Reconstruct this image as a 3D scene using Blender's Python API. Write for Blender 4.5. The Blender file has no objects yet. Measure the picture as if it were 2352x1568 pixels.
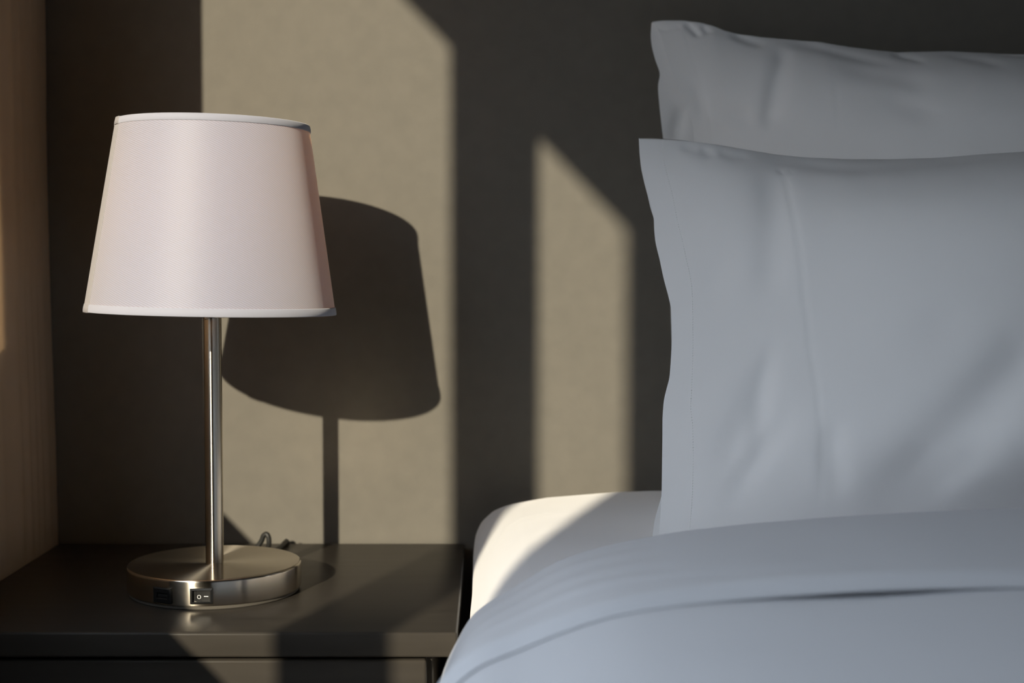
import bpy, bmesh, math, random
import numpy as np
from mathutils import Vector, Matrix, noise

random.seed(7)
PI = math.pi
SC = bpy.context.scene
COL = SC.collection

# ------------------------------------------------------------------ camera
CAM_Z = 0.8472
cam_data = bpy.data.cameras.new('camera')
cam = bpy.data.objects.new('camera', cam_data)
COL.objects.link(cam)
cam.location = (0, 0, CAM_Z)
cam.rotation_euler = (PI / 2 - 0.0503, 0, 0)
cam_data.sensor_width = 36.0
cam_data.lens = 3200 / 2352 * 36.0
cam_data.shift_x = 52.5 / 2352
cam_data.clip_start = 0.02
cam_data.dof.use_dof = True
cam_data.dof.focus_distance = 1.225
cam_data.dof.aperture_fstop = 4.5
SC.camera = cam

# ------------------------------------------------------------------ sky and sun
SUN_A, SUN_B = 0.352, -0.362          # sideways and downward run of the sun rays per metre of depth
SKY_BASE, GLOW, GLOW_N = 5.4, 0.3, 10.0
W = bpy.data.worlds.new('sky')
SC.world = W
W.use_nodes = True
nt = W.node_tree
nt.nodes.clear()
wo = nt.nodes.new('ShaderNodeOutputWorld')
bg = nt.nodes.new('ShaderNodeBackground')
tc = nt.nodes.new('ShaderNodeTexCoord')
sp = nt.nodes.new('ShaderNodeSeparateXYZ')
rp = nt.nodes.new('ShaderNodeValToRGB')
rp.color_ramp.elements[0].position = 0.46
rp.color_ramp.elements[0].color = (0.09, 0.085, 0.08, 1)
rp.color_ramp.elements[1].position = 0.51                    # sky brightens from the horizon to the zenith
rp.color_ramp.elements[1].color = (0.22, 0.232, 0.25, 1)
e = rp.color_ramp.elements.new(1.0)
e.color = (0.80, 0.90, 1.08, 1)
mr = nt.nodes.new('ShaderNodeMapRange')
mr.inputs['From Min'].default_value = -1
mr.inputs['From Max'].default_value = 1
nt.links.new(tc.outputs['Generated'], sp.inputs[0])
nt.links.new(sp.outputs['Z'], mr.inputs['Value'])
nt.links.new(mr.outputs[0], rp.inputs[0])
nt.links.new(rp.outputs[0], bg.inputs[0])
bg.inputs[1].default_value = SKY_BASE
glow = nt.nodes.new('ShaderNodeBackground')                 # bright haze round the sun
glow.inputs[0].default_value = (1.0, 0.98, 0.96, 1)
dt = nt.nodes.new('ShaderNodeVectorMath'); dt.operation = 'DOT_PRODUCT'
dt.inputs[1].default_value = Vector((-SUN_A, -1.0, -SUN_B)).normalized()
nt.links.new(tc.outputs['Generated'], dt.inputs[0])
mx0 = nt.nodes.new('ShaderNodeMath'); mx0.operation = 'MAXIMUM'; mx0.inputs[1].default_value = 0
pw = nt.nodes.new('ShaderNodeMath'); pw.operation = 'POWER'; pw.inputs[1].default_value = GLOW_N
ml = nt.nodes.new('ShaderNodeMath'); ml.operation = 'MULTIPLY'; ml.inputs[1].default_value = GLOW
nt.links.new(dt.outputs['Value'], mx0.inputs[0]); nt.links.new(mx0.outputs[0], pw.inputs[0]); nt.links.new(pw.outputs[0], ml.inputs[0])
hz = nt.nodes.new('ShaderNodeMapRange')                     # no glow below the horizon
hz.inputs['From Min'].default_value = -0.04; hz.inputs['From Max'].default_value = 0.04
nt.links.new(sp.outputs['Z'], hz.inputs['Value'])
ml2 = nt.nodes.new('ShaderNodeMath'); ml2.operation = 'MULTIPLY'
nt.links.new(ml.outputs[0], ml2.inputs[0]); nt.links.new(hz.outputs[0], ml2.inputs[1])
nt.links.new(ml2.outputs[0], glow.inputs[1])
ad = nt.nodes.new('ShaderNodeAddShader')
nt.links.new(bg.outputs[0], ad.inputs[0]); nt.links.new(glow.outputs[0], ad.inputs[1])
nt.links.new(ad.outputs[0], wo.inputs[0])

sun_data = bpy.data.lights.new('sun', 'SUN')
sun = bpy.data.objects.new('sun', sun_data)
COL.objects.link(sun)
sun.location = (-3, -4, 5)
sun.rotation_euler = Vector((SUN_A, 1.0, SUN_B)).to_track_quat('-Z', 'Y').to_euler()
sun_data.angle = math.radians(0.6)
sun_data.energy = 7.6
sun_data.color = (1.0, 0.875, 0.69)

SC.view_settings.view_transform = 'Standard'
SC.view_settings.look = 'None'
SC.view_settings.gamma = 1.0
SC.view_settings.use_curve_mapping = False
SC.view_settings.exposure = 0.0
SC.cycles.max_bounces = 10
SC.cycles.diffuse_bounces = 6
SC.cycles.glossy_bounces = 5
SC.cycles.transparent_max_bounces = 8
SC.cycles.caustics_reflective = True
SC.cycles.blur_glossy = 0.3
SC.cycles.sample_clamp_indirect = 6.0

# ------------------------------------------------------------------ materials
def mat(name, color, rough=0.5, metal=0.0, spec=0.5, **kw):
    m = bpy.data.materials.new(name)
    m.use_nodes = True
    b = m.node_tree.nodes['Principled BSDF']
    b.inputs['Base Color'].default_value = (*color, 1)
    b.inputs['Roughness'].default_value = rough
    b.inputs['Metallic'].default_value = metal
    b.inputs['Specular IOR Level'].default_value = spec
    for k, v in kw.items():
        b.inputs[k.replace('_', ' ')].default_value = v
    return m

def nodes_of(m):
    t = m.node_tree
    return t, t.nodes, t.links, t.nodes['Principled BSDF']

def add_noise(m, scale=200, detail=4, bump=0.2, dist=0.001, c0=None, c1=None, coord='Object', stretch=(1, 1, 1), rough=None):
    t, N, L, b = nodes_of(m)
    tcn = N.new('ShaderNodeTexCoord')
    mp = N.new('ShaderNodeMapping')
    mp.inputs['Scale'].default_value = stretch
    nz = N.new('ShaderNodeTexNoise')
    nz.inputs['Scale'].default_value = scale
    nz.inputs['Detail'].default_value = detail
    L.new(tcn.outputs[coord], mp.inputs[0])
    L.new(mp.outputs[0], nz.inputs['Vector'])
    if bump:
        bp = N.new('ShaderNodeBump')
        bp.inputs['Strength'].default_value = bump
        bp.inputs['Distance'].default_value = dist
        L.new(nz.outputs['Fac'], bp.inputs['Height'])
        L.new(bp.outputs[0], b.inputs['Normal'])
    if c0:
        r = N.new('ShaderNodeValToRGB')
        r.color_ramp.elements[0].position = 0.3
        r.color_ramp.elements[1].position = 0.7
        r.color_ramp.elements[0].color = (*c0, 1)
        r.color_ramp.elements[1].color = (*c1, 1)
        L.new(nz.outputs['Fac'], r.inputs[0])
        L.new(r.outputs[0], b.inputs['Base Color'])
    if rough:
        mr_ = N.new('ShaderNodeMapRange')
        mr_.inputs['To Min'].default_value, mr_.inputs['To Max'].default_value = rough
        L.new(nz.outputs['Fac'], mr_.inputs['Value'])
        L.new(mr_.outputs[0], b.inputs['Roughness'])
    return m

M = {}
M['wall'] = add_noise(mat('charcoal_wall_paint', (.170, .156, .131), .9, spec=.08), 55, 6, .25, .0008, (.161, .151, .131), (.175, .163, .141))
M['wall_side'] = add_noise(mat('grey_wall_paint', (.13, .13, .13), .85, spec=.15), 90, 4, .1, .0006)
M['ceiling'] = mat('white_ceiling_paint', (.30, .30, .30), .9, spec=.1)
M['floor'] = add_noise(mat('dark_oak_floor', (.08, .055, .038), .5), 8, 6, .1, .0005, (.06, .042, .03), (.11, .075, .05), stretch=(1, 12, 1))
M['window_frame'] = mat('grey_window_frame', (.25, .25, .25), .4)
M['wood'] = add_noise(mat('dark_brown_satin_wood', (.06, .051, .041), .36, spec=.08), 60, 6, .25, .0004, (.042, .037, .031), (.055, .048, .040), stretch=(.12, 1, 1), rough=(.26, .36))
M['wood_inside'] = mat('dark_cabinet_interior', (.02, .018, .016), .6)
M['sheet'] = add_noise(mat('white_cotton_sheet', (.85, .845, .86), .8, spec=.2, Sheen_Weight=.55, Sheen_Roughness=.5), 900, 3, .15, .0004)
M['linen'] = add_noise(mat('white_cotton_pillowcase', (.90, .895, .89), .85, spec=.15), 1000, 3, .12, .0003)
M['duvet'] = add_noise(mat('white_cotton_duvet_cover', (.68, .69, .715), .8, spec=.2), 1000, 3, .1, .0003)
M['thread'] = mat('white_sewing_thread', (.92, .92, .90), .8)
M['black'] = add_noise(mat('black_plastic', (.012, .012, .012), .32, spec=.5), 1500, 2, .08, .0001)
M['cord'] = mat('black_rubber_cord', (.02, .02, .019), .5)
M['white_mark'] = mat('white_printed_mark', (.75, .75, .75), .6)
M['pad'] = add_noise(mat('grey_felt_pad', (.10, .09, .075), .9), 900, 2, .4, .0005)
M['bulb'] = mat('frosted_glass_bulb', (.8, .8, .78), .4)
M['bedframe'] = add_noise(mat('dark_upholstered_base', (.03, .03, .032), .9), 500, 3, .3, .0006)

def metal(name, col, rough, aniso):
    m = mat(name, col, rough, 1.0)
    t, N, L, b = nodes_of(m)
    b.inputs['Anisotropic'].default_value = aniso
    b.inputs['Anisotropic Rotation'].default_value = .25
    tg = N.new('ShaderNodeTangent')
    tg.direction_type = 'RADIAL'
    tg.axis = 'Z'
    L.new(tg.outputs[0], b.inputs['Tangent'])
    return m
M['nickel'] = metal('brushed_nickel_rim', (.64, .58, .49), .20, .985)
M['nickel_top'] = metal('brushed_nickel_disc', (.60, .54, .45), .22, .98)
M['nickel_pole'] = metal('brushed_nickel_pole', (.60, .55, .47), .2, .98)

# lamp shade: satin weave that follows the flat pattern of the cone (uv in metres on the unrolled cone)
def shade_material():
    m = mat('white_satin_weave', (.50, .46, .43), .48, spec=.5, Sheen_Weight=1.0, Sheen_Roughness=.6, Diffuse_Roughness=.5)
    t, N, L, b = nodes_of(m)
    uv = N.new('ShaderNodeUVMap')
    uv.uv_map = 'flat_pattern'
    sx = N.new('ShaderNodeSeparateXYZ')
    L.new(uv.outputs[0], sx.inputs[0])
    def line(ang, period):
        ca, sa = math.cos(ang), math.sin(ang)
        a = N.new('ShaderNodeMath'); a.operation = 'MULTIPLY'; a.inputs[1].default_value = ca * 2 * PI / period
        c = N.new('ShaderNodeMath'); c.operation = 'MULTIPLY_ADD'; c.inputs[1].default_value = sa * 2 * PI / period
        L.new(sx.outputs[0], a.inputs[0]); L.new(sx.outputs[1], c.inputs[0]); L.new(a.outputs[0], c.inputs[2])
        s = N.new('ShaderNodeMath'); s.operation = 'SINE'
        L.new(c.outputs[0], s.inputs[0])
        return s
    s1 = line(math.radians(114), .00172)     # ribs
    s2 = line(math.radians(20), .0013)     # crossing threads
    mul = N.new('ShaderNodeMath'); mul.operation = 'MULTIPLY_ADD'; mul.inputs[1].default_value = .45
    L.new(s2.outputs[0], mul.inputs[0]); L.new(s1.outputs[0], mul.inputs[2])
    mr_ = N.new('ShaderNodeMapRange')
    mr_.inputs['From Min'].default_value = -1.4; mr_.inputs['From Max'].default_value = 1.4
    L.new(mul.outputs[0], mr_.inputs['Value'])
    r = N.new('ShaderNodeValToRGB')
    r.color_ramp.elements[0].position = .15; r.color_ramp.elements[0].color = (.44, .45, .55, 1)
    r.color_ramp.elements[1].position = .8; r.color_ramp.elements[1].color = (.66, .69, .84, 1)
    L.new(mr_.outputs[0], r.inputs[0])
    L.new(r.outputs[0], b.inputs['Base Color'])
    out = [n for n in N if n.type == 'OUTPUT_MATERIAL'][0]
    tr = N.new('ShaderNodeBsdfTranslucent'); tr.inputs[0].default_value = (.90, .56, .33, 1)
    ms = N.new('ShaderNodeMixShader'); ms.inputs[0].default_value = .42
    L.new(b.outputs[0], ms.inputs[1]); L.new(tr.outputs[0], ms.inputs[2]); L.new(ms.outputs[0], out.inputs[0])
    bp = N.new('ShaderNodeBump'); bp.inputs['Strength'].default_value = .35; bp.inputs['Distance'].default_value = .0003
    L.new(mr_.outputs[0], bp.inputs['Height']); L.new(bp.outputs[0], b.inputs['Normal'])
    return m
M['shade'] = shade_material()
M['trim'] = add_noise(mat('white_satin_ribbon', (.40, .405, .47), .6, spec=.25, Sheen_Weight=.3, Sheen_Roughness=.5, Diffuse_Roughness=.5), 700, 2, .08, .0002)

M['seam'] = add_noise(mat('white_satin_seam_tape', (.34, .325, .33), .6, spec=.3, Diffuse_Roughness=.5), 700, 2, .08, .0002)

def curtain_material():
    m = mat('beige_curtain_cloth', (.74, .63, .51), .9, spec=.1)
    t, N, L, b = nodes_of(m)
    out = [n for n in N if n.type == 'OUTPUT_MATERIAL'][0]
    tr = N.new('ShaderNodeBsdfTranslucent'); tr.inputs[0].default_value = (.92, .76, .58, 1)
    mx = N.new('ShaderNodeMixShader'); mx.inputs[0].default_value = .5
    L.new(b.outputs[0], mx.inputs[1]); L.new(tr.outputs[0], mx.inputs[2]); L.new(mx.outputs[0], out.inputs[0])
    return add_noise(m, 700, 3, .2, .0004)
M['curtain'] = curtain_material()

def glass_material():
    m = bpy.data.materials.new('clear_window_glass')
    m.use_nodes = True
    t = m.node_tree; N = t.nodes; L = t.links
    N.clear()
    out = N.new('ShaderNodeOutputMaterial')
    tr = N.new('ShaderNodeBsdfTransparent'); tr.inputs[0].default_value = (.97, .98, .97, 1)
    gl = N.new('ShaderNodeBsdfGlossy'); gl.inputs['Roughness'].default_value = .02
    fr = N.new('ShaderNodeFresnel'); fr.inputs[0].default_value = 1.3
    mx = N.new('ShaderNodeMixShader')
    sc = N.new('ShaderNodeMath'); sc.operation = 'MULTIPLY'; sc.inputs[1].default_value = .25
    L.new(fr.outputs[0], sc.inputs[0])
    L.new(sc.outputs[0], mx.inputs[0]); L.new(tr.outputs[0], mx.inputs[1]); L.new(gl.outputs[0], mx.inputs[2])
    L.new(mx.outputs[0], out.inputs[0])
    return m
M['glass'] = glass_material()

# ------------------------------------------------------------------ helpers
def link(name, me, m=None, parent=None, smooth=False, **props):
    o = bpy.data.objects.new(name, me)
    COL.objects.link(o)
    if m is not None:
        me.materials.append(M[m] if isinstance(m, str) else m)
    if smooth:
        for p in me.polygons:
            p.use_smooth = True
    if parent is not None:
        o.parent = parent
        o.matrix_parent_inverse = Matrix.Translation(-parent.location) if parent.type == 'EMPTY' else parent.matrix_world.inverted()
    for k, v in props.items():
        o[k] = v
    return o

def empty(name, loc, **props):
    o = bpy.data.objects.new(name, None)
    COL.objects.link(o)
    o.location = loc
    o.empty_display_size = .05
    for k, v in props.items():
        o[k] = v
    return o

def from_bm(name, bm, m, parent=None, smooth=False, angle=None, **props):
    bmesh.ops.recalc_face_normals(bm, faces=bm.faces[:])
    me = bpy.data.meshes.new(name)
    bm.to_mesh(me); bm.free()
    o = link(name, me, m, parent, smooth, **props)
    if angle:
        me.set_sharp_from_angle(angle=math.radians(angle))
    return o

def bm_box(bm, lo, hi, bevel=0, seg=3):
    r = bmesh.ops.create_cube(bm, size=1)
    vs = r['verts']
    for v in vs:
        v.co = Vector([lo[i] + (v.co[i] + .5) * (hi[i] - lo[i]) for i in range(3)])
    if bevel:
        es = list({e for v in vs for e in v.link_edges})
        bmesh.ops.bevel(bm, geom=es, offset=bevel, segments=seg, profile=.5, affect='EDGES')

def box(name, lo, hi, m, parent=None, bevel=0, seg=3, **props):
    bm = bmesh.new()
    bm_box(bm, lo, hi, bevel, seg)
    return from_bm(name, bm, m, parent, bevel > 0, 40 if bevel else None, **props)

def lathe(name, prof, m, parent=None, n=96, center=(0, 0), closed=False, **props):
    """profile of (radius, z); radius 0 makes a pole"""
    bm = bmesh.new()
    rings = []
    for r, z in prof:
        if r < 1e-7:
            rings.append([bm.verts.new((center[0], center[1], z))])
        else:
            rings.append([bm.verts.new((center[0] + r * math.cos(2 * PI * k / n), center[1] + r * math.sin(2 * PI * k / n), z)) for k in range(n)])
    pairs = list(zip(rings[:-1], rings[1:]))
    if closed:
        pairs.append((rings[-1], rings[0]))
    for a, b in pairs:
        for k in range(n):
            k2 = (k + 1) % n
            if len(a) == 1 and len(b) == 1:
                continue
            if len(a) == 1:
                bm.faces.new((a[0], b[k], b[k2]))
            elif len(b) == 1:
                bm.faces.new((a[k], a[k2], b[0]))
            else:
                bm.faces.new((a[k], a[k2], b[k2], b[k]))
    return from_bm(name, bm, m, parent, True, 35, **props)

def grid_mesh(name, P, m, parent=None, flip=False, uv=None, **props):
    """P: array (nu, nv, 3)"""
    nu, nv, _ = P.shape
    idx = np.arange(nu * nv).reshape(nu, nv)
    q = np.stack([idx[:-1, :-1], idx[1:, :-1], idx[1:, 1:], idx[:-1, 1:]], -1).reshape(-1, 4)
    if flip:
        q = q[:, ::-1]
    me = bpy.data.meshes.new(name)
    me.from_pydata(P.reshape(-1, 3).tolist(), [], q.tolist())
    if uv is not None:
        l = me.uv_layers.new(name='flat_pattern')
        vi = np.empty(len(me.loops), dtype=np.int32)
        me.loops.foreach_get('vertex_index', vi)
        l.data.foreach_set('uv', uv.reshape(-1, 2)[vi].astype(np.float32).ravel())
    me.update()
    return link(name, me, m, parent, True, **props)

def tube(name, pts, rad, m, parent=None, n=10, sub=6, **props):
    P = [Vector(p) for p in pts]
    dense = []
    for i in range(len(P) - 1):
        p0, p1, p2, p3 = P[max(i - 1, 0)], P[i], P[i + 1], P[min(i + 2, len(P) - 1)]
        for k in range(sub):
            t = k / sub
            dense.append(.5 * ((2 * p1) + (p2 - p0) * t + (2 * p0 - 5 * p1 + 4 * p2 - p3) * t * t + (3 * p1 - p0 - 3 * p2 + p3) * t ** 3))
    dense.append(P[-1])
    bm = bmesh.new()
    rings = []
    prev = None
    for i, p in enumerate(dense):
        d = (dense[min(i + 1, len(dense) - 1)] - dense[max(i - 1, 0)]).normalized()
        if prev is None:
            a = d.orthogonal().normalized()
        else:
            a = (prev - d * prev.dot(d)).normalized()
        prev = a
        b = d.cross(a)
        rings.append([bm.verts.new(p + (a * math.cos(2 * PI * k / n) + b * math.sin(2 * PI * k / n)) * rad) for k in range(n)])
    for r0, r1 in zip(rings[:-1], rings[1:]):
        for k in range(n):
            bm.faces.new((r0[k], r0[(k + 1) % n], r1[(k + 1) % n], r1[k]))
    bm.faces.new(rings[0][::-1]); bm.faces.new(rings[-1])
    return from_bm(name, bm, m, parent, True, 60, **props)

def fbm(X, Y, s, seed=0.0, octv=3):
    """cheap smooth pseudo-noise on arrays"""
    rs = np.random.RandomState(int(seed * 10) + 3)
    out = np.zeros_like(X)
    amp = 1.0
    for o in range(octv):
        for k in range(4):
            th = rs.uniform(0, 2 * PI)
            f = s * (2 ** o) * rs.uniform(.6, 1.4)
            out += amp * .25 * np.sin((X * math.cos(th) + Y * math.sin(th)) * f + rs.uniform(0, 6.28) + .8 * np.sin(f * .6 * (X * math.sin(th) - Y * math.cos(th)) + rs.uniform(0, 6.28)))
        amp *= .5
    return out

def poly_dist(X, Y, pts):
    """distance to a polyline and the place along it, 0..1"""
    best = np.full(X.shape, 1e9)
    par = np.zeros(X.shape)
    segs = list(zip(pts[:-1], pts[1:]))
    lens = [math.dist(a, b) for a, b in segs]
    tot = sum(lens)
    acc = 0
    sign = np.zeros(X.shape)
    for (a, b), l in zip(segs, lens):
        dx, dy = b[0] - a[0], b[1] - a[1]
        t = np.clip(((X - a[0]) * dx + (Y - a[1]) * dy) / (l * l), 0, 1)
        d = np.hypot(X - a[0] - t * dx, Y - a[1] - t * dy)
        s = np.sign((X - a[0]) * dy - (Y - a[1]) * dx)
        w = d < best
        par = np.where(w, (acc + t * l) / tot, par)
        sign = np.where(w, s, sign)
        best = np.where(w, d, best)
        acc += l
    return best, par, sign

def crease(X, Y, pts, width, depth, fade=.25):
    d, t, _ = poly_dist(X, Y, pts)
    f = np.clip(np.minimum(t, 1 - t) / max(fade, 1e-3), 0, 1) if fade else 1.0
    f = f * f * (3 - 2 * f) if fade else 1.0
    return -depth * np.exp(-(d / width) ** 2) * f

def smooth(x):
    x = np.clip(x, 0, 1)
    return x * x * (3 - 2 * x)

# ------------------------------------------------------------------ room shell
WALL_Y = 1.5223
WIN_OUT, WIN_IN = -0.6375, -0.5          # left wall thickness
OPEN_Y0, OPEN_Y1 = -0.79, 1.48           # window opening in the left wall
SILL_Z, HEAD_Z = 0.795, 1.80
ROOM_X1, ROOM_Y0, ROOM_H = 3.0, -2.8, 2.5

box('floor', (WIN_OUT, ROOM_Y0 - .1, -.1), (ROOM_X1 + .1, WALL_Y + .12, 0), 'floor', kind='structure')
box('ceiling', (WIN_OUT, ROOM_Y0 - .1, ROOM_H), (ROOM_X1 + .1, WALL_Y + .12, ROOM_H + .1), 'ceiling', kind='structure')
box('wall_back', (WIN_OUT, WALL_Y, 0), (ROOM_X1 + .1, WALL_Y + .12, ROOM_H), 'wall', kind='structure')
box('wall_right', (ROOM_X1, ROOM_Y0, 0), (ROOM_X1 + .1, WALL_Y, ROOM_H), 'wall_side', kind='structure')
box('wall_front', (WIN_OUT, ROOM_Y0 - .1, 0), (ROOM_X1 + .1, ROOM_Y0, ROOM_H), 'wall_side', kind='structure')
bm = bmesh.new()
bm_box(bm, (WIN_OUT, ROOM_Y0, 0), (WIN_IN, OPEN_Y0, ROOM_H))
bm_box(bm, (WIN_OUT, OPEN_Y1, 0), (WIN_IN, WALL_Y, ROOM_H))
bm_box(bm, (WIN_OUT, OPEN_Y0, 0), (WIN_IN, OPEN_Y1, SILL_Z))
bm_box(bm, (WIN_OUT, OPEN_Y0, HEAD_Z), (WIN_IN, OPEN_Y1, ROOM_H))
from_bm('wall_left', bm, 'wall_side', kind='structure')
box('baseboard_back', (-.46, WALL_Y - .008, 0), (ROOM_X1, WALL_Y, .07), 'window_frame', kind='structure', bevel=.002)

win = empty('window_1', (WIN_OUT, .1, SILL_Z), kind='structure')
FX0, FX1 = WIN_OUT, -0.5625              # depth of the frame profile
G0, G1 = -0.712, 1.12                    # clear glass from / to
Z0, Z1 = 0.81, 1.701
box('frame_stile', (FX0, OPEN_Y0, SILL_Z), (FX1, G0, HEAD_Z), 'window_frame', win)
box('frame_stile', (FX0, G1, SILL_Z), (FX1, OPEN_Y1, HEAD_Z), 'window_frame', win)
box('frame_mullion', (FX0, -.231, Z0), (FX1, -.167, Z1), 'window_frame', win)
box('frame_sill', (FX0, G0, SILL_Z - .02), (FX1, G1, Z0 - .005), 'window_frame', win)
box('frame_head', (FX0, G0, Z1), (FX1, G1, HEAD_Z), 'window_frame', win)
box('pane', (-.604, G0, Z0 - .005), (-.600, -.231, Z1), 'glass', win)
box('pane', (-.604, -.167, Z0 - .005), (-.600, G1, Z1), 'glass', win)

# ------------------------------------------------------------------ curtain
cu_n, cu_m = 260, 70
ys = np.linspace(1.043, 1.521, cu_n)
zs = np.concatenate([np.linspace(.015, .5, 14), np.linspace(.53, 1.25, 42), np.linspace(1.29, 2.49, 14)])
YY, ZZ = np.meshgrid(ys, zs, indexing='ij')
lean_out = .0050 * smooth((1.0 - ZZ) / .45) * smooth((ZZ - .30) / .25)
tuck = 0
drift = .006 * (ZZ - .9)
fold = np.zeros_like(YY)
for yc, w, a in ((1.487, .010, .0022), (1.462, .008, .0030), (1.445, .007, .0026), (1.421, .010, .0040), (1.384, .020, .0075), (1.335, .022, .006), (1.28, .025, .008), (1.215, .026, .008), (1.15, .025, .009), (1.09, .022, .008)):
    fold += a * np.exp(-((YY + drift * (1 + 8 * (1.5 - yc)) - yc) / w) ** 2)
fold += .0012 * fbm(YY * 3, ZZ, 9, 2.0)
fold *= .75 + .25 * smooth((ZZ - .45) / .15)
XX = -.4795 + fold * .9 + lean_out + tuck
XX = np.where(ZZ < .5505, np.minimum(XX, -.4725), XX)
XX = np.where(YY < 1.075, np.minimum(XX, -.478), XX)
c_front = np.stack([XX, YY, ZZ], -1)
c_back = np.stack([XX - .002, YY, ZZ], -1)
loop = np.concatenate([c_front, c_back[::-1], c_front[:1]], 0)
grid_mesh('curtain', loop, 'curtain', label='beige floor-length curtain hanging in soft folds beside the nightstand', category='curtain')

# ------------------------------------------------------------------ nightstand
NX0, NX1, NY0, NY1, NZ = -.4715, -.0264, 1.135, 1.512, .55
ns = empty('nightstand', ((NX0 + NX1) / 2, (NY0 + NY1) / 2, 0), label='dark brown wooden nightstand with one drawer front, under the table lamp', category='nightstand')
box('tabletop', (NX0, NY0, NZ - .0212), (NX1, NY1, NZ), 'wood', ns, bevel=.0024, seg=4)
BX0, BX1, BY0 = -.455, -.0477, NY0 + .006
box('side_panel', (BX0, BY0 + .016, .12), (BX0 + .016, NY1 - .004, NZ - .0212), 'wood', ns, bevel=.001)
box('side_panel', (BX1 - .016, BY0 + .016, .12), (BX1, NY1 - .004, NZ - .0212), 'wood', ns, bevel=.001)
box('back_panel', (BX0 + .016, NY1 - .014, .12), (BX1 - .016, NY1 - .006, NZ - .0212), 'wood_inside', ns)
box('bottom_panel', (BX0 + .016, BY0 + .016, .12), (BX1 - .016, NY1 - .014, .136), 'wood', ns)
box('shelf', (BX0 + .016, BY0 + .02, .345), (BX1 - .016, NY1 - .014, .36), 'wood', ns)
dr = box('drawer', (BX0 + .002, BY0 - .001, .362), (BX1 - .0045, BY0 + .015, .5258), 'wood', ns, bevel=.0025, seg=4)
lathe('knob', [(0, .0), (.006, .0), (.006, .010), (.012, .014), (.012, .022), (.009, .025), (0, .025)], 'nickel_pole', dr, n=24)
kn = dr.children[0]
kn.matrix_parent_inverse = Matrix.Identity(4)
kn.location = ((BX0 + BX1) / 2, BY0 - .001, .44)
kn.rotation_euler = (PI / 2, 0, 0)
for sx in (BX0 + .02, BX1 - .02):
    for sy in (BY0 + .04, NY1 - .03):
        lathe('leg', [(0, 0), (.009, 0), (.015, .12), (0, .12)], 'wood', ns, n=20, center=(sx, sy))

# ------------------------------------------------------------------ table lamp
LX, LY = -.2562, 1.289
lamp = empty('table_lamp', (LX, LY, NZ), label='brushed nickel table lamp with a white tapered fabric shade, on the nightstand', category='lamp')
C0 = (LX, LY)
lathe('foot_pad', [(0, NZ), (.0775, NZ), (.0783, NZ + .0008), (.0783, NZ + .0034), (0, NZ + .0034)], 'pad', lamp, n=128, center=C0)
RB, HB = .0800, .0266
prof = [(0, NZ + .0034), (RB - .0012, NZ + .0034), (RB - .0003, NZ + .0038), (RB, NZ + .0048)]
prof += [(RB, NZ + HB - .0024)]
for k in range(1, 6):
    a = k / 5 * PI / 2
    prof.append((RB - .0022 * (1 - math.cos(a)), NZ + HB - .0022 + .0022 * math.sin(a)))
prof += [(RB - .006, NZ + HB + .00005), (.02, NZ + HB + .0001), (0, NZ + HB + .0001)]
base = empty('lamp_base', (LX, LY, NZ))
base.parent = lamp
base.matrix_parent_inverse = Matrix.Translation(-lamp.location)
# the lathe is built round its own origin so that the brushed tangent runs round the disc
def lathe_at(name, prof, m, parent, n=96, **props):
    o = lathe(name, [(r, z - NZ) for r, z in prof], m, None, n=n, **props)
    o.parent = parent
    o.matrix_parent_inverse = Matrix.Identity(4)
    o.location = (0, 0, 0)
    return o
bpy.data.objects.remove(base)
base = lathe_at('base', prof, 'nickel', lamp, n=160)
base.data.materials.append(M['nickel_top'])
for p in base.data.polygons:
    if p.normal.z > .9:
        p.material_index = 1
PR = .00828
lathe_at('pole', [(PR, NZ + HB), (PR, NZ + .2555), (0, NZ + .2555)], 'nickel_pole', lamp, n=64)
lathe_at('collar', [(PR, NZ + .2545), (.0165, NZ + .2545), (.0186, NZ + .2556), (.0190, NZ + .2568), (.0190, NZ + .2590), (0, NZ + .2590)], 'nickel_pole', lamp, n=64)
lathe('set_screw', [(0, 0), (.0016, 0), (.0022, .0008), (.0022, .0018), (0, .0018)], 'nickel_pole', lamp, n=16, center=(LX - .002, LY - .0172))
lamp.children[-1].location = (0, 0, NZ + .2532)
lathe_at('socket', [(.010, NZ + .259), (.016, NZ + .262), (.016, NZ + .305), (.013, NZ + .312), (0, NZ + .312)], 'cord', lamp, n=32)
bulb_p = [(0, NZ + .312)] + [(.013 + .015 * math.sin(min(k / 6, 1) * PI / 2), NZ + .312 + .035 * k / 6) for k in range(7)] + [(.028 * math.cos(k / 8 * PI / 2), NZ + .347 + .028 * math.sin(k / 8 * PI / 2)) for k in range(1, 9)]
bulb_p[-1] = (0, bulb_p[-1][1])
lathe_at('bulb', bulb_p, 'bulb', lamp, n=32)
for k in range(3):
    a = k * 2 * PI / 3 + .5
    tube('shade_spoke', [(LX + .015 * math.cos(a), LY + .015 * math.sin(a), NZ + .2605), (LX + .06 * math.cos(a), LY + .06 * math.sin(a), NZ + .262), (LX + .1105 * math.cos(a), LY + .1105 * math.sin(a), NZ + .2655)], .0012, 'nickel_pole', lamp, n=8, sub=3)

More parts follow.
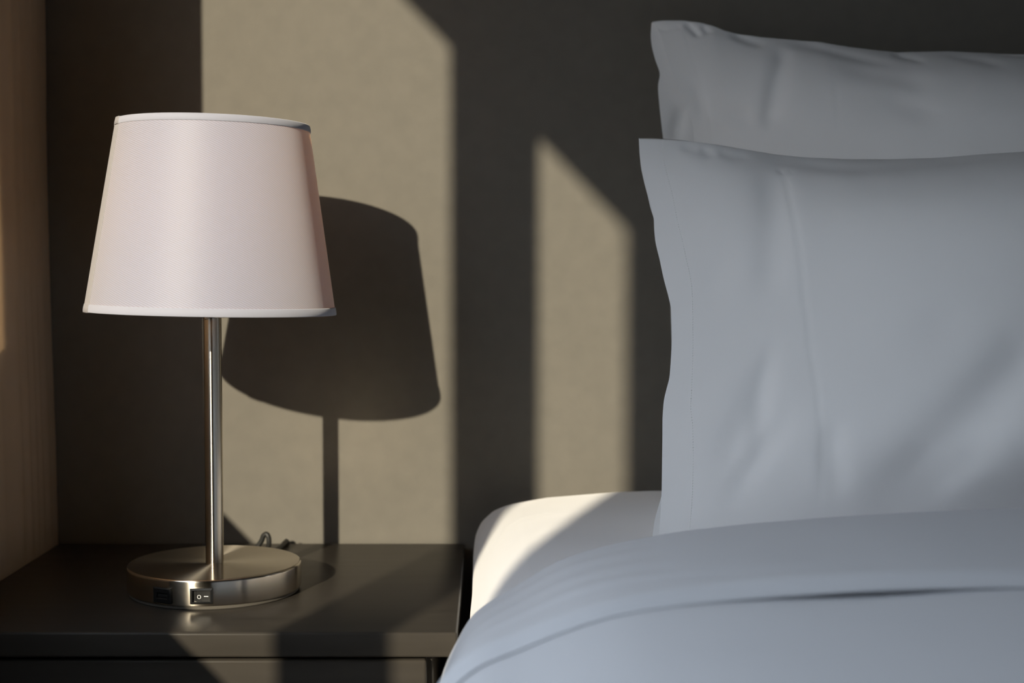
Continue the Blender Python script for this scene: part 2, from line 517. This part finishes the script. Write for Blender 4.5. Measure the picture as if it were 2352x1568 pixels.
# shade (tilted a touch to the right, as in the photograph)
SB_Z, ST_Z, SB_R, ST_R = .2593, .4325, .1140, .0870
sh_loc = Vector((LX - .0004, LY, NZ + SB_Z))
TILT = math.radians(1.2)
sin_a = (SB_R - ST_R) / math.hypot(ST_Z - SB_Z, SB_R - ST_R)
R_bot = SB_R / sin_a
def cone_pt(phi, h, off=0.0):
    """phi = 0 faces the camera, positive to the right; h from the lower rim"""
    r = SB_R + (ST_R - SB_R) * h / (ST_Z - SB_Z) + off
    return (r * math.sin(phi), -r * math.cos(phi), h)
def cone_grid(p0, p1, h0, h1, np_, nh, off):
    ph = np.linspace(p0, p1, np_); hh = np.linspace(h0, h1, nh)
    P = np.array([[cone_pt(a, h, off) for h in hh] for a in ph])
    slant = (1 / math.sqrt(1 - sin_a ** 2))
    uv = np.array([[((R_bot - h * slant) * math.sin(a * sin_a), (R_bot - h * slant) * math.cos(a * sin_a)) for h in hh] for a in ph])
    return P, uv
def place_shade(o, parent=None):
    if parent is None:
        o.parent = lamp
        o.matrix_parent_inverse = Matrix.Identity(4)
        o.location = sh_loc - lamp.location
        o.rotation_euler = (0, TILT, 0)
    else:
        o.parent = parent
        o.matrix_parent_inverse = Matrix.Identity(4)
SEAM = math.radians(-58.5)
H = ST_Z - SB_Z
P, uv = cone_grid(SEAM - .12, SEAM - .12 + 2 * PI, .001, H - .001, 220, 24, 0)
shade = grid_mesh('lamp_shade', P, 'shade', uv=uv)
place_shade(shade)
def band(name, p0, p1, h0, h1, off, n, m, thick=.0009):
    """a strip of ribbon with rounded edges lying on the cone"""
    ph = np.linspace(p0, p1, n)
    sec = []
    for k in range(7):
        a = PI * k / 6
        sec.append((h0 + .0006 * (1 - math.sin(a)) if False else None, None))
    off *= .7
    outline = [(h0 + .0004, -.0016), (h0, -.0006), (h0, off * .4), (h0 + .0006, off), ((h0 + h1) / 2, off + .0002), (h1 - .0005, off), (h1, off * .5), (h1, -.0006), (h1 - .0004, -.0016)]
    P = np.array([[cone_pt(a, h, o) for h, o in outline] for a in ph])
    o = grid_mesh(name, P, m)
    place_shade(o, shade)
    return o
band('bottom_trim', -PI, PI, -.0004, .0067, .0011, 200, 'trim')
band('top_trim', -PI, PI, H - .0058, H + .0004, .0011, 200, 'trim')
# seam strip on the left
P, uv = cone_grid(SEAM - .20, SEAM, .0060, H - .0050, 14, 12, .0007)
inner, _ = cone_grid(SEAM, SEAM, .0060, H - .0050, 1, 12, -.0002)
P = np.concatenate([P, inner], 0)
place_shade(grid_mesh('seam_strip', P, 'seam'), shade)
for h0, h1, nm in ((-.0007, .0070, 'trim_joint'), (H - .0061, H + .0007, 'trim_joint')):
    ph = np.linspace(SEAM - .15, SEAM + .004, 8)
    outline = [(h0, -.0006), (h0, .0014), (h1, .0014), (h1, -.0006)]
    P = np.array([[cone_pt(a, h, o) for h, o in outline] for a in ph] + [[cone_pt(SEAM + .004, h, -.0004) for h, o in outline]])
    place_shade(grid_mesh(nm, P, 'seam'), shade)

# rocker switch and usb socket, set into the rim of the base
def on_rim(theta, z, parent=lamp):
    """matrix: x along the rim to the right, y outwards, z up"""
    n = Vector((math.sin(theta), -math.cos(theta), 0))
    t = Vector((math.cos(theta), math.sin(theta), 0))
    p = n * (RB + .0006)
    return Matrix(((t.x, n.x, 0, p.x), (t.y, n.y, 0, p.y), (0, 0, 1, z), (0, 0, 0, 1)))

def frame_bm(bm, w, h, iw, ih, depth, bev):
    """a bezel: bevelled rectangular ring, x width, y outwards, z up"""
    def ring(hw, hh, y):
        return [bm.verts.new((sx * hw, y, sz * hh)) for sx, sz in ((-1, -1), (1, -1), (1, 1), (-1, 1))]
    rs = [ring(w / 2, h / 2, -.002), ring(w / 2, h / 2, depth - bev * .6), ring(w / 2 - bev, h / 2 - bev, depth), ring(iw / 2 + .0003, ih / 2 + .0003, depth), ring(iw / 2, ih / 2, depth - .0003), ring(iw / 2, ih / 2, -.003)]
    for a, b in zip(rs[:-1], rs[1:]):
        for k in range(4):
            bm.faces.new((a[k], a[(k + 1) % 4], b[(k + 1) % 4], b[k]))
    return rs

def rim_part(name, bm, m, mtx, parent=None):
    o = from_bm(name, bm, m)
    if parent is None:
        o.parent = lamp
        o.matrix_parent_inverse = Matrix.Identity(4)
        o.matrix_basis = mtx
    else:
        o.parent = parent
        o.matrix_parent_inverse = Matrix.Identity(4)
    return o
SW, SHH = .0198, .0138
mt = on_rim(math.radians(2.9), .01305)
bm = bmesh.new(); frame_bm(bm, SW, SHH, .0152, .0100, .0022, .0016)
sw = rim_part('rocker_switch', bm, 'black', mt)
bm = bmesh.new()     # rocker: V-shaped paddle, left side pressed in
pts = [(-.0075, -.0004), (-.0047, -.0002), (-.0043, .0006), (.0075, .0016)]
top = [[bm.verts.new((x, y, s * .0048)) for x, y in pts] for s in (-1, 1)]
low = [[bm.verts.new((x, -.003, s * .0048)) for x, y in pts] for s in (-1, 1)]
for k in range(3):
    bm.faces.new((top[0][k], top[0][k + 1], top[1][k + 1], top[1][k]))
    for s in (0, 1):
        bm.faces.new((low[s][k], low[s][k + 1], top[s][k + 1], top[s][k]))
bm.faces.new((low[0][0], low[1][0], top[1][0], top[0][0])); bm.faces.new((low[0][3], low[1][3], top[1][3], top[0][3]))
rim_part('rocker', bm, 'black', None, sw)
def on_rocker(x): return .0006 + (x + .0043) * .0010 / .0118 + .00006
bm = bmesh.new()     # the off mark, a ring
n = 32
ring_at = lambda r: [bm.verts.new((-.0020 + r * math.cos(2 * PI * k / n), on_rocker(-.0020 + r * math.cos(2 * PI * k / n)), r * math.sin(2 * PI * k / n) - .0006)) for k in range(n)]
ro, ri = ring_at(.00175), ring_at(.00130)
for k in range(n):
    bm.faces.new((ro[k], ro[(k + 1) % n], ri[(k + 1) % n], ri[k]))
rim_part('off_mark', bm, 'white_mark', None, sw)
bm = bmesh.new()     # the on mark, a bar
x0, x1, hz = .0023, .0061, .00036
v = [bm.verts.new((x, on_rocker(x), z - .0001)) for x, z in ((x0, -hz), (x1, -hz), (x1, hz), (x0, hz))]
bm.faces.new(v)
rim_part('on_mark', bm, 'white_mark', None, sw)

mt = on_rim(math.radians(-23.1), .0121)
bm = bmesh.new(); frame_bm(bm, .0186, .0138, .0112, .0050, .0014, .0010)
usb = rim_part('usb_socket', bm, 'black', mt)
bm = bmesh.new(); bm_box(bm, (-.0057, -.0012, -.0026), (.0057, -.0003, .0026))
rim_part('socket_back', bm, 'black', None, usb)
bm = bmesh.new(); bm_box(bm, (-.0046, -.0004, -.0009), (.0053, .0005, .0007))
rim_part('contact_tongue', bm, 'cord', None, usb)

cp = [(-.2480, 1.364, .5556), (-.2375, 1.385, .5534), (-.2315, 1.415, .5540), (-.2300, 1.438, .5600), (-.2306, 1.446, .5680), (-.2332, 1.448, .5722), (-.2366, 1.449, .5703), (-.2385, 1.450, .5655), (-.2418, 1.451, .5605), (-.2446, 1.452, .5564), (-.2425, 1.447, .5535), (-.2350, 1.440, .5528), (-.2275, 1.445, .5528), (-.2240, 1.470, .5528), (-.2220, 1.497, .5528), (-.2212, 1.509, .5528), (-.2210, 1.5172, .5450), (-.2210, 1.5178, .52), (-.2210, 1.5178, .50)]
tube('power_cord', cp, .0027, 'cord', lamp, n=12, sub=6)

# ------------------------------------------------------------------ bed
MX0, MX1, MY0, MY1 = -.0165, 1.60, -.52, 1.502
MZT, MZB = .6155, .39
bb = empty('bed_base', ((MX0 + MX1) / 2, (MY0 + MY1) / 2, 0), label='low dark upholstered bed base under the white mattress', category='bed')
box('base_box', (MX0 + .004, MY0 + .01, .08), (MX1 - .004, MY1 - .004, MZB), 'bedframe', bb, bevel=.006)
for x in (MX0 + .08, MX1 - .08):
    for y in (MY0 + .1, MY1 - .1):
        lathe('leg', [(0, 0), (.02, 0), (.025, .082), (0, .082)], 'wood', bb, n=20, center=(x, y))

# mattress in its fitted sheet: rounded shell, edges follow the photograph's soft corner
def mattress():
    prof = [(0, .001), (.0, .10), (.0, .150), (.0002, .158), (.0006, .168), (.0012, .176), (.0027, .184), (.0074, .195), (.0172, .2063), (.0289, .2130), (.040, .2152), (.050, .2158), (.08, .2158), (.16, .2158), (.30, .2158)]
    crown = lambda x: float(np.interp(x - MX0, [0, .045, .060, .075, .0992, .146, .20, .30, .8], [0, 0, .0008, .0036, .0060, .0090, .0101, .0105, .0105]))
    ds = np.array([p[0] for p in prof]); hs = np.array([p[1] for p in prof])
    k = np.linspace(0, len(prof) - 1, 70)
    d = np.interp(k, np.arange(len(prof)), ds); h = np.interp(k, np.arange(len(prof)), hs)
    for _ in range(2):
        d[1:-1] = (d[:-2] + 2 * d[1:-1] + d[2:]) / 4; h[1:-1] = (h[:-2] + 2 * h[1:-1] + h[2:]) / 4
    crown_s = lambda x: (crown(x - .008) + crown(x) + crown(x + .008)) / 3
    bm = bmesh.new()
    RC = .05
    # outline of a rounded rectangle, dense
    def outline(inset):
        pts = []
        r = max(RC - inset * .2, .03)
        x0, x1, y0, y1 = MX0 + inset, MX1 - inset, MY0 + inset, MY1 - inset
        for cx_, cy_, a0 in ((x1 - r, y1 - r, 0), (x0 + r, y1 - r, 90), (x0 + r, y0 + r, 180), (x1 - r, y0 + r, 270)):
            for j in range(9):
                a = math.radians(a0 + 90 * j / 8)
                pts.append((cx_ + r * math.cos(a), cy_ + r * math.sin(a)))
            # straight run to the next corner gets extra points
            if a0 in (0, 180):
                nxt = (x0 + r, y1) if a0 == 0 else (x1 - r, y0)
                for j in range(1, 40):
                    pts.append((pts[-1][0] * 0 + (x1 - r if a0 == 0 else x0 + r) + (nxt[0] - (x1 - r if a0 == 0 else x0 + r)) * j / 40, nxt[1]))
            else:
                ya, yb = (y1 - r, y0 + r) if a0 == 90 else (y0 + r, y1 - r)
                xx = x0 if a0 == 90 else x1
                for j in range(1, 170):
                    f = j / 170
                    f = .8 * f ** 2.2 + .2 * f if a0 == 90 else f
                    pts.append((xx, ya + (yb - ya) * f))
        return pts
    folds = [([(-.0022, 1.282), (.0067, 1.302), (.0167, 1.352), (.0327, 1.368), (.072, 1.383)], .0035, .0010, .2), ([(.020, 1.33), (.045, 1.352), (.085, 1.37)], .004, .0006, .3), ([(.010, 1.22), (.03, 1.27), (.06, 1.30)], .006, .0005, .3)]
    rings = []
    for dd, hh in zip(d, h):
        ring = []
        for x, y in outline(dd):
            w = nz_ = .0009 * noise.noise(Vector((x * 9, y * 9, hh * 12))) + .0005 * noise.noise(Vector((x * 30, y * 24, hh * 30)))
            if hh > .1:     # the sheet slackens away from the head end, and a few small folds pull at it
                w -= float(np.interp(dd, [0, .003, .0083, .0146, .033, .05, .08], [.006, .011, .0135, .0122, .006, .001, 0])) * float(smooth((1.475 - y) / .11)) * min(1, (hh - .1) / .06)
                xa, ya_ = np.array([x]), np.array([y])
                for c in folds:
                    w += float(crease(xa, ya_, *c)[0]) * (1 if x < .2 and y > 1.1 else 0)
            ring.append(bm.verts.new((x + w * 0 + nz_, y + nz_ * .6, MZB + hh + (w + crown_s(x) if hh > .1 else 0))))
        rings.append(ring)
    n = len(rings[0])
    for a, b in zip(rings[:-1], rings[1:]):
        for k in range(n):
            bm.faces.new((a[k], a[(k + 1) % n], b[(k + 1) % n], b[k]))
    bm.faces.new(rings[0][::-1])
    bm.faces.new(rings[-1])
    return from_bm('mattress', bm, 'sheet', None, True, label='mattress in a white fitted sheet, its rounded corner sticking out beside the nightstand', category='mattress')
mattress()

# ------------------------------------------------------------------ pillows
def interp(pairs, x):
    p = np.array(pairs)
    return np.interp(x, p[:, 0], p[:, 1])

def soft_interp(pairs, x, n=400, w=5):
    p = np.array(pairs)
    xs = np.linspace(p[0, 0], p[-1, 0], n)
    y = np.interp(xs, p[:, 0], p[:, 1])
    k = np.hanning(2 * w + 3)[1:-1]; k /= k.sum()
    yp = np.pad(y, w, mode='reflect', reflect_type='odd')
    return np.interp(x, xs, np.convolve(yp, k, 'valid'))

def pillow_surface(left, top, plane, zb, xr, nu, nv, bulge, side, creases, seed, flange=.022, roundness=(.38, .15, .09), gape=.002):
    """grid of one face of a pillow; side +1 = towards the room, -1 = towards the wall"""
    yb, yt, pzb, pzt = plane
    k = (yt - yb) / (pzt - pzb)
    nl = math.hypot(1, k)
    Nrm = np.array([0, -1 / nl, k / nl])
    uu = np.linspace(0, 1, nu) ** 1.15
    vv = np.linspace(0, 1, nv)
    vv = .5 * vv + .5 * (1 - np.cos(PI * vv)) / 2
    U, V = np.meshgrid(uu, vv, indexing='ij')
    xl0 = left[-1][1]
    S = xl0 + U * (xr - xl0)
    for _ in range(4):
        ht = soft_interp(top, np.clip(S, top[0][0], top[-1][0]), 500, 4)
        Hh = zb + V * (ht - zb)
        XLh = soft_interp(left, np.clip(Hh, left[0][0], left[-1][0]), 500, 9)
        S = XLh + U * (xr - XLh)
    du, dt, db, dr_ = S - XLh - flange, ht - Hh, Hh - zb, xr - S
    rr = lambda x: 1 - (1 - np.clip(x, 0, 1)) ** 2.3
    tl = np.clip((S - XLh) / roundness[0], 0, 1)
    left_rise = .85 * (1 - (1 - tl) ** 2) + .15 * smooth(tl)
    puff = left_rise * rr((dt + .001) / roundness[1]) * rr((db + .012) / roundness[2]) * rr((dr_ + .001) / .2)
    D = bulge * puff + gape * np.exp(-(S - XLh) / .035) * smooth(dt / .09)
    damp = smooth(du / .06 + .4) * smooth(dt / .015) * smooth(db / .02 + .3)
    D = D + damp * (.0016 * fbm(S, Hh * .8, 16, seed) + .0005 * fbm(S * .8, Hh, 60, seed + 1))
    for c in creases:
        D = D + crease(S, Hh, *c)
    if side < 0:
        D = -D - .0035
    P = np.stack([S, yb + k * (Hh - pzb), Hh], -1) + Nrm * D[..., None]
    P[..., 2] = np.maximum(P[..., 2], zb)
    return P

def two_grids(name, A, B, m, parent, **props):
    """front and back face of a pillowcase as one mesh"""
    verts, faces = [], []
    off = 0
    for G, fl in ((A, False), (B, True)):
        nu, nv, _ = G.shape
        idx = np.arange(nu * nv).reshape(nu, nv) + off
        q = np.stack([idx[:-1, :-1], idx[1:, :-1], idx[1:, 1:], idx[:-1, 1:]], -1).reshape(-1, 4)
        faces += (q[:, ::-1] if fl else q).tolist()
        verts += G.reshape(-1, 3).tolist()
        off += nu * nv
    # join the rims: top, right and bottom (the left end stays open, as a pillowcase is)
    na, nb = A.shape, B.shape
    ia = np.arange(na[0] * na[1]).reshape(na[0], na[1])
    ib = np.arange(nb[0] * nb[1]).reshape(nb[0], nb[1]) + na[0] * na[1]
    for ea, eb in ((ia[:, -1], ib[:, -1]), (ia[::-1, 0], ib[::-1, 0]), (ia[-1, ::-1], ib[-1, ::-1])):
        if len(ea) == len(eb):
            for k in range(len(ea) - 1):
                faces.append([int(ea[k]), int(ea[k + 1]), int(eb[k + 1]), int(eb[k])])
    me = bpy.data.meshes.new(name)
    me.from_pydata(verts, [], faces)
    me.update()
    return link(name, me, m, parent, True, **props)

def stitching(name, P, pts, parent, plane, step=.0023, ln=.0014, wid=.0006):
    """a row of small thread stitches lying on the pillow face"""
    yb, yt, pzb, pzt = plane
    k = (yt - yb) / (pzt - pzb)
    flat = P.reshape(-1, 3)
    dyx = (np.gradient(P[..., 1], axis=0) / np.gradient(P[..., 0], axis=0)).ravel()
    dyz = (np.gradient(P[..., 1], axis=1) / np.maximum(np.gradient(P[..., 2], axis=1), 1e-6)).ravel()
    zz = np.linspace(pts[-1][0], pts[0][0], 120)
    pts = list(zip(zz[::-1], soft_interp(pts[::-1], zz, 400, 12)[::-1]))
    seg = [(Vector((a[1], a[0])), Vector((b[1], b[0]))) for a, b in zip(pts[:-1], pts[1:])]
    bm = bmesh.new()
    carry = 0
    for a, b in seg:
        l = (b - a).length
        d = (b - a) / l
        t = carry
        while t < l:
            c = a + d * t
            i = np.argmin((flat[:, 0] - c.x) ** 2 + (flat[:, 2] - c.y) ** 2)
            y = flat[i, 1] + dyx[i] * (c.x - flat[i, 0]) + (dyz[i] - dyx[i] * 0) * (c.y - flat[i, 2]) - .00012
            r = bmesh.ops.create_cube(bm, size=1)
            for v in r['verts']:
                q = v.co.copy()
                v.co = Vector((c.x + d.x * q.z * ln + d.y * q.x * wid, y + q.y * .0003, c.y + d.y * q.z * ln - d.x * q.x * wid))
            t += step
        carry = t - l
    return from_bm(name, bm, 'thread', parent, kind='stuff')

# front pillow
FP = (1.19, 1.345, .605, .985)
F_left = [[.6105, .1458], [.6152, .1462], [.6329, .1485], [.6544, .1506], [.6798, .1521], [.7018, .1534], [.7167, .1541], [.7317, .1559], [.7411, .1587], [.7506, .1619], [.7659, .1638], [.7813, .1653], [.7969, .166], [.8125, .1663], [.8264, .1638], [.8423, .1601], [.8605, .1572], [.8726, .1545], [.8849, .1538], [.8973, .154], [.9076, .1523], [.9201, .15], [.934, .1468], [.9475, .1445], [.9603, .1437], [.9762, .1435]]
F_top = [[.1435, .9762], [.1569, .9762], [.1818, .9744], [.1983, .9723], [.223, .968], [.2476, .9628], [.2722, .9581], [.301, .9552], [.3422, .953], [.3836, .953], [.4252, .9543], [.4628, .9573], [.5097, .9603], [.60, .966], [.70, .972], [.86, .978]]
F_back_left = [[z, x + (-.0042 if .630 < z < .643 else (-.0048 if z < .620 else (.0015 if z < .90 else .0)))] for z, x in F_left]
F_stitch = [[.6152, .1718], [.6329, .1735], [.6544, .1757], [.6834, .1776], [.713, .1787], [.7279, .1775], [.743, .1795], [.7582, .1814], [.7774, .1828], [.8008, .184], [.8204, .1847], [.8344, .1846], [.8464, .1828], [.8605, .1803], [.8767, .1778], [.889, .1752], [.9035, .1734], [.9201, .1713], [.9348, .1683], [.9496, .1657], [.9624, .165], [.9723, .1659]]
swap = lambda l: [(x, z) for z, x in l]
F_cr = [
    ([(.2732, .9433), (.2732, .889), (.2758, .8165), (.2782, .7468), (.2795, .6908), (.2759, .6223)], .0016, .0009, .1),
    ([(.262, .95), (.2619, .9306), (.2558, .8726), (.2462, .793)], .014, .0034, .3),  # broad crease shaped to imitate a soft cast shadow edge
    ([(.4802, .7659), (.4386, .7317), (.395, .6908), (.3531, .658), (.3048, .6294)], .023, .0095, .3),
    ([(.4158, .6725), (.3832, .6544), (.3505, .6329)], .012, .0030, .4),
    ([(.2389, .956), (.2795, .9454), (.3402, .9314), (.4023, .9348), (.4567, .9411), (.5053, .9285)], .011, .0040, .3),
    ([(.2379, .7582), (.2274, .7167), (.2058, .6798), (.1818, .6616)], .014, .0040, .4),
    ([(.270, .938), (.273, .925)], .0028, .0012, .4), ([(.279, .938), (.281, .924)], .0024, .0010, .4),
    ([(.200, .962), (.215, .950)], .006, .0015, .4),
    ([(.2536, .7852), (.2386, .7392), (.2319, .6981), (.2369, .658)], .009, .0036, .4),
    ([(.1954, .6329), (.2199, .6616), (.2493, .6981), (.2631, .7279)], .010, .0036, .4),
    ([(.2938, .6329), (.2857, .6725), (.2923, .7055)], .010, .0032, .4),
    ([(.1927, .793), (.2071, .8363), (.2193, .8726)], .012, .0016, .5),
    ([(.3537, .7392), (.38, .7659), (.3948, .793)], .018, .0014, .5),
    ([(.1814, .9667), (.1976, .9594), (.2144, .9624)], .005, .0012, .3),
    ([(.2144, .9624), (.2303, .9509), (.2471, .9552)], .006, .0014, .3),
]
F_top_front = [[x, z - .0028 * max(0, min(1, (.27 - x) / .10))] for x, z in F_top]
A = pillow_surface(F_left, F_top_front, FP, .6155, .84, 230, 170, .128, 1, F_cr + [(swap(F_stitch), .0011, .0002, .02)], 1.0)
B = pillow_surface(F_back_left, F_top, FP, .6155, .84, 230, 170, .020, -1, [], 2.0)
p1 = empty('pillow', (.45, 1.24, .6105), label='white pillow in front, leaning on the other pillow, stitched hem on its left end', category='pillow')
two_grids('pillowcase', A, B, 'linen', p1)
stitching('hem_stitching', A, F_stitch[::-1], p1, FP)

# pillow behind
BP = (1.36, 1.475, .605, 1.11)
B_left = [[.6105, .213], [.70, .2115], [.85, .2105], [.9468, .2095], [.9867, .2096], [.9968, .2086], [1.006, .2047], [1.0211, .1983], [1.0313, .195], [1.0521, .1891], [1.0684, .1845], [1.0894, .1804], [1.1025, .1762], [1.1082, .1712]]
B_back_left = [[.6105, .186], [.70, .185], [.85, .1835], [.947, .1822], [.9856, .1803], [.997, .1791], [1.0177, .1773], [1.0384, .1759], [1.0467, .1765], [1.0532, .1793], [1.0685, .1737], [1.0825, .1703], [1.0942, .1692], [1.1082, .1704]]
B_top = [[.1704, 1.1082], [.1809, 1.1096], [.2037, 1.1096], [.2219, 1.1072], [.2355, 1.1035], [.2467, 1.0983], [.2625, 1.095], [.2852, 1.0913], [.3079, 1.0894], [.3305, 1.0875], [.3442, 1.0866], [.3554, 1.0843], [.3802, 1.0801], [.4028, 1.0773], [.4254, 1.0749], [.4527, 1.0754], [.48, 1.0759], [.5072, 1.0745], [.5344, 1.0735], [.5579, 1.0726], [.62, 1.072], [.74, 1.076], [.90, 1.085]]
B_hem = [[.85, .2285], [.9377, .2276], [.9785, .2274], [.9968, .2257], [1.0198, .2218], [1.0405, .2178], [1.0661, .2117], [1.0964, .2047], [1.1072, .1922]]
B_cr = [
    ([(.2037, 1.1082), (.2148, 1.0964), (.2213, 1.0871)], .004, .003, .3),
    ([(.2218, 1.1044), (.2306, 1.0918)], .004, .0025, .3),
    ([(.3032, 1.0857), (.3437, 1.0754), (.3794, 1.0614), (.4239, 1.0452)], .008, .0032, .3),
    ([(.4162, 1.0717), (.4338, 1.0614), (.4469, 1.0521)], .006, .0032, .3),
    ([(.4658, 1.0661), (.497, 1.0568), (.5233, 1.0428)], .008, .0028, .3),
    ([(.3517, 1.0498), (.4051, 1.0313), (.4494, 1.0152)], .012, .0022, .3),
    ([(.3074, 1.0777), (.2946, 1.0382), (.279, .9785)], .010, .0038, .2),  # soft shadow edge across this pillow, put into the shape as a crease
    ([(.1716, 1.1035), (.1852, 1.0988), (.2035, 1.1035)], .003, .0012, .2),
    ([(.2489, 1.0964), (.2713, 1.0847), (.2893, 1.0801)], .006, .0028, .3),
    ([(.5206, 1.0707), (.5575, 1.0661)], .005, .0025, .3),
    ([(.3501, 1.0661), (.3479, 1.0152), (.3482, .9694)], .0013, .0005, .1),
    (swap(B_hem), .0012, .0003, .02),
    ([(.2413, .9922), (.2595, 1.0014), (.2611, .9785)], .008, .0016, .4),
    ([(.4611, .9831), (.4793, .9877), (.5027, 1.0014)], .003, -.0007, .3),
    ([(.2233, .9922), (.2171, 1.0152), (.2112, 1.0475)], .007, .0014, .4),
    ([(.3775, 1.0198), (.4211, .9922), (.456, .9717)], .012, .0018, .4),
]
A = pillow_surface(B_left, B_top, BP, .6155, .88, 230, 170, .098, 1, B_cr, 5.0, flange=.018, roundness=(.38, .13, .09), gape=.012)
B = pillow_surface(B_back_left, B_top, BP, .6155, .88, 230, 170, .030, -1, [([(.2041, 1.0269), (.1968, 1.0016), (.1896, .9788)], .008, -.0022, .3)], 6.0, flange=.05)
# pressed flat where the front pillow leans on it
press = FP[0] + (FP[1] - FP[0]) * (A[..., 2] - FP[2]) / (FP[3] - FP[2]) + .030 - .024 * smooth((A[..., 2] - .88) / .08) - .16 * smooth((A[..., 2] - .955) / .10)
gap_ = A[..., 1] - press
A[..., 1] = press + .5 * (gap_ + np.sqrt(gap_ ** 2 + .006 ** 2))
p2 = empty('pillow', (.5, 1.42, .6105), label='white pillow behind, taller one resting against the charcoal wall, open hem on its left end', category='pillow')
two_grids('pillowcase', A, B, 'linen', p2)
stitching('hem_stitching', A, B_hem[::-1], p2, BP, ln=.0014, wid=.0002)

# ------------------------------------------------------------------ duvet
REL = CAM_Z
profA = [(1.63, -.205), (1.2, -.172), (.75, -.172), (.403, -.177), (.255, -.184), (.128, -.197), (.057, -.2145), (.018, -.2365), (-.0106, -.2555), (-.0245, -.277), (-.0360, -.305), (-.046, -.36), (-.050, -.46)]
profB = [(1.63, -.205), (1.2, -.172), (.75, -.174), (.300, -.178), (.174, -.1835), (.103, -.1895), (.071, -.1945), (.045, -.2020), (.018, -.2125), (-.008, -.2235), (-.024, -.238), (-.038, -.270), (-.056, -.46)]
profC = [(1.63, -.205), (1.2, -.176), (.75, -.178), (.300, -.182), (.174, -.186), (.103, -.190), (.071, -.194), (.045, -.199), (.018, -.207), (-.010, -.219), (-.028, -.237), (-.043, -.275), (-.058, -.46)]
def catmull(pts, n):
    p = np.array(pts)
    seg = np.hypot(*np.diff(p, axis=0).T) ** .5
    k = np.concatenate([[0], np.cumsum(seg)])
    m = np.gradient(p, k, axis=0)
    out = []
    tt = np.linspace(0, k[-1], n)
    for t in tt:
        i = min(np.searchsorted(k, t, 'right') - 1, len(k) - 2)
        h = k[i + 1] - k[i]; u = (t - k[i]) / h
        out.append((2 * u ** 3 - 3 * u ** 2 + 1) * p[i] + (u ** 3 - 2 * u ** 2 + u) * h * m[i] + (-2 * u ** 3 + 3 * u ** 2) * p[i + 1] + (u ** 3 - u ** 2) * h * m[i + 1])
    return np.array(out)
NW = 240
cA, cB, cC = catmull(profA, NW), catmull(profB, NW), catmull(profC, NW)
def duvet_section(y):
    if y >= .77:
        t = (y - .77) / .27
        t = min(max(t, 0), 1.15)
        t = t * t * (3 - 2 * t) if t < 1 else t
        return cB + (cA - cB) * t
    t = min((.77 - y) / .4, 1)
    t = t * t * (3 - 2 * t)
    return cB + (cC - cB) * t
def mattress_z(x):
    return np.where(x > .02, .616 - .010 * np.exp(-np.clip(x - .02, 0, 9) / .06), .606 - .35 * np.clip(.02 - x, 0, 9))
HEAD_Y = 1.045
hem_y = lambda x: .775 + .012 * np.sin(x * 6.0 + .4)
# turned-down flap: from under the head roll, over it, to the hem
ts = np.concatenate([np.linspace(-1, 0, 16), np.linspace(0, 1, 90)[1:]])
flap, body = [], []
def out_dir(sec):
    g = np.gradient(sec, axis=0)
    n = np.stack([g[:, 1], -g[:, 0]], -1)
    n /= np.linalg.norm(n, axis=1)[:, None] + 1e-9
    return n if n[40, 1] > 0 else -n
for t in ts:
    if t <= 0:
        sec = duvet_section(HEAD_Y).copy()
        r = np.clip((REL + sec[:, 1] - mattress_z(sec[:, 0])) / 2, .003, .03)
        a = -t * PI * .9
        n = out_dir(sec)
        yy = HEAD_Y - .012 + r * math.sin(a) * 1.2
        drop = r * (1 - math.cos(a))
        P = np.stack([sec[:, 0] - n[:, 0] * drop, yy, REL + sec[:, 1] - n[:, 1] * drop], -1)
    else:
        y0 = HEAD_Y - .012
        sec0 = duvet_section(.9)
        yh = hem_y(sec0[:, 0])
        yy = y0 + (yh - y0) * t
        sec = np.array([duvet_section(float(v))[i] for i, v in enumerate(yy)])
        n = out_dir(sec)
        d = y0 - yy
        dh = yy - yh
        X = sec[:, 0]
        lift = .0020 * np.exp(-((X - .23) / .07) ** 2) * np.exp(-dh / .03)
        bump = .0050 * np.exp(-((dh - .022) / .017) ** 2) - .0022 * np.exp(-((dh - .065) / .025) ** 2)
        wr = .0010 * fbm(X, yy * 2.2, 14, 11.0) +   .0006 * np.sin(yy * 120 + 3 * np.sin(X * 9)) * np.exp(-((X - .05) / .09) ** 2) * smooth(d / .04) * smooth(dh / .04)
        off = lift + bump + wr
        end = smooth((1 - t) / .05)
        off = off * end - (.0016 - .0006 * np.exp(-((X - .23) / .07) ** 2)) * (1 - end)
        P = np.stack([X + n[:, 0] * off, yy, REL + sec[:, 1] + n[:, 1] * off], -1)
    flap.append(P)
# fold the hem edge under
last = flap[-1].copy(); last[:, 1] += .004; last[:, 2] -= .002
flap.append(last)
flap = np.array(flap)
ysb = np.concatenate([np.linspace(.95, .60, 120), np.linspace(.59, -.50, 60), np.linspace(-.505, -.54, 6)])
for y in ysb:
    sec = duvet_section(float(y))
    n = out_dir(sec)
    X = sec[:, 0]
    yh = hem_y(duvet_section(.9)[:, 0])
    under = smooth((y - yh + .030) / .030)
    off = -.0008 - .0012 * under - .0030 * under * np.exp(-((X - .22) / .06) ** 2) + .0012 * fbm(X, np.full_like(X, y) * 1.5, 12, 21.0)
    zdrop = 0 if y > -.5 else -((-.5 - y) / .04) ** 2 * .25
    body.append(np.stack([X + n[:, 0] * off, np.full_like(X, y), np.maximum(REL + sec[:, 1] + n[:, 1] * off + zdrop, .38)], -1))
body = np.array(body)
dv = empty('duvet', (.7, .3, MZT), label='white duvet spread over the bed, head end turned down in front of the pillows', category='duvet')
grid_mesh('duvet_body', body, 'duvet', dv, flip=True)
grid_mesh('turned_down_flap', flap, 'duvet', dv, flip=True)
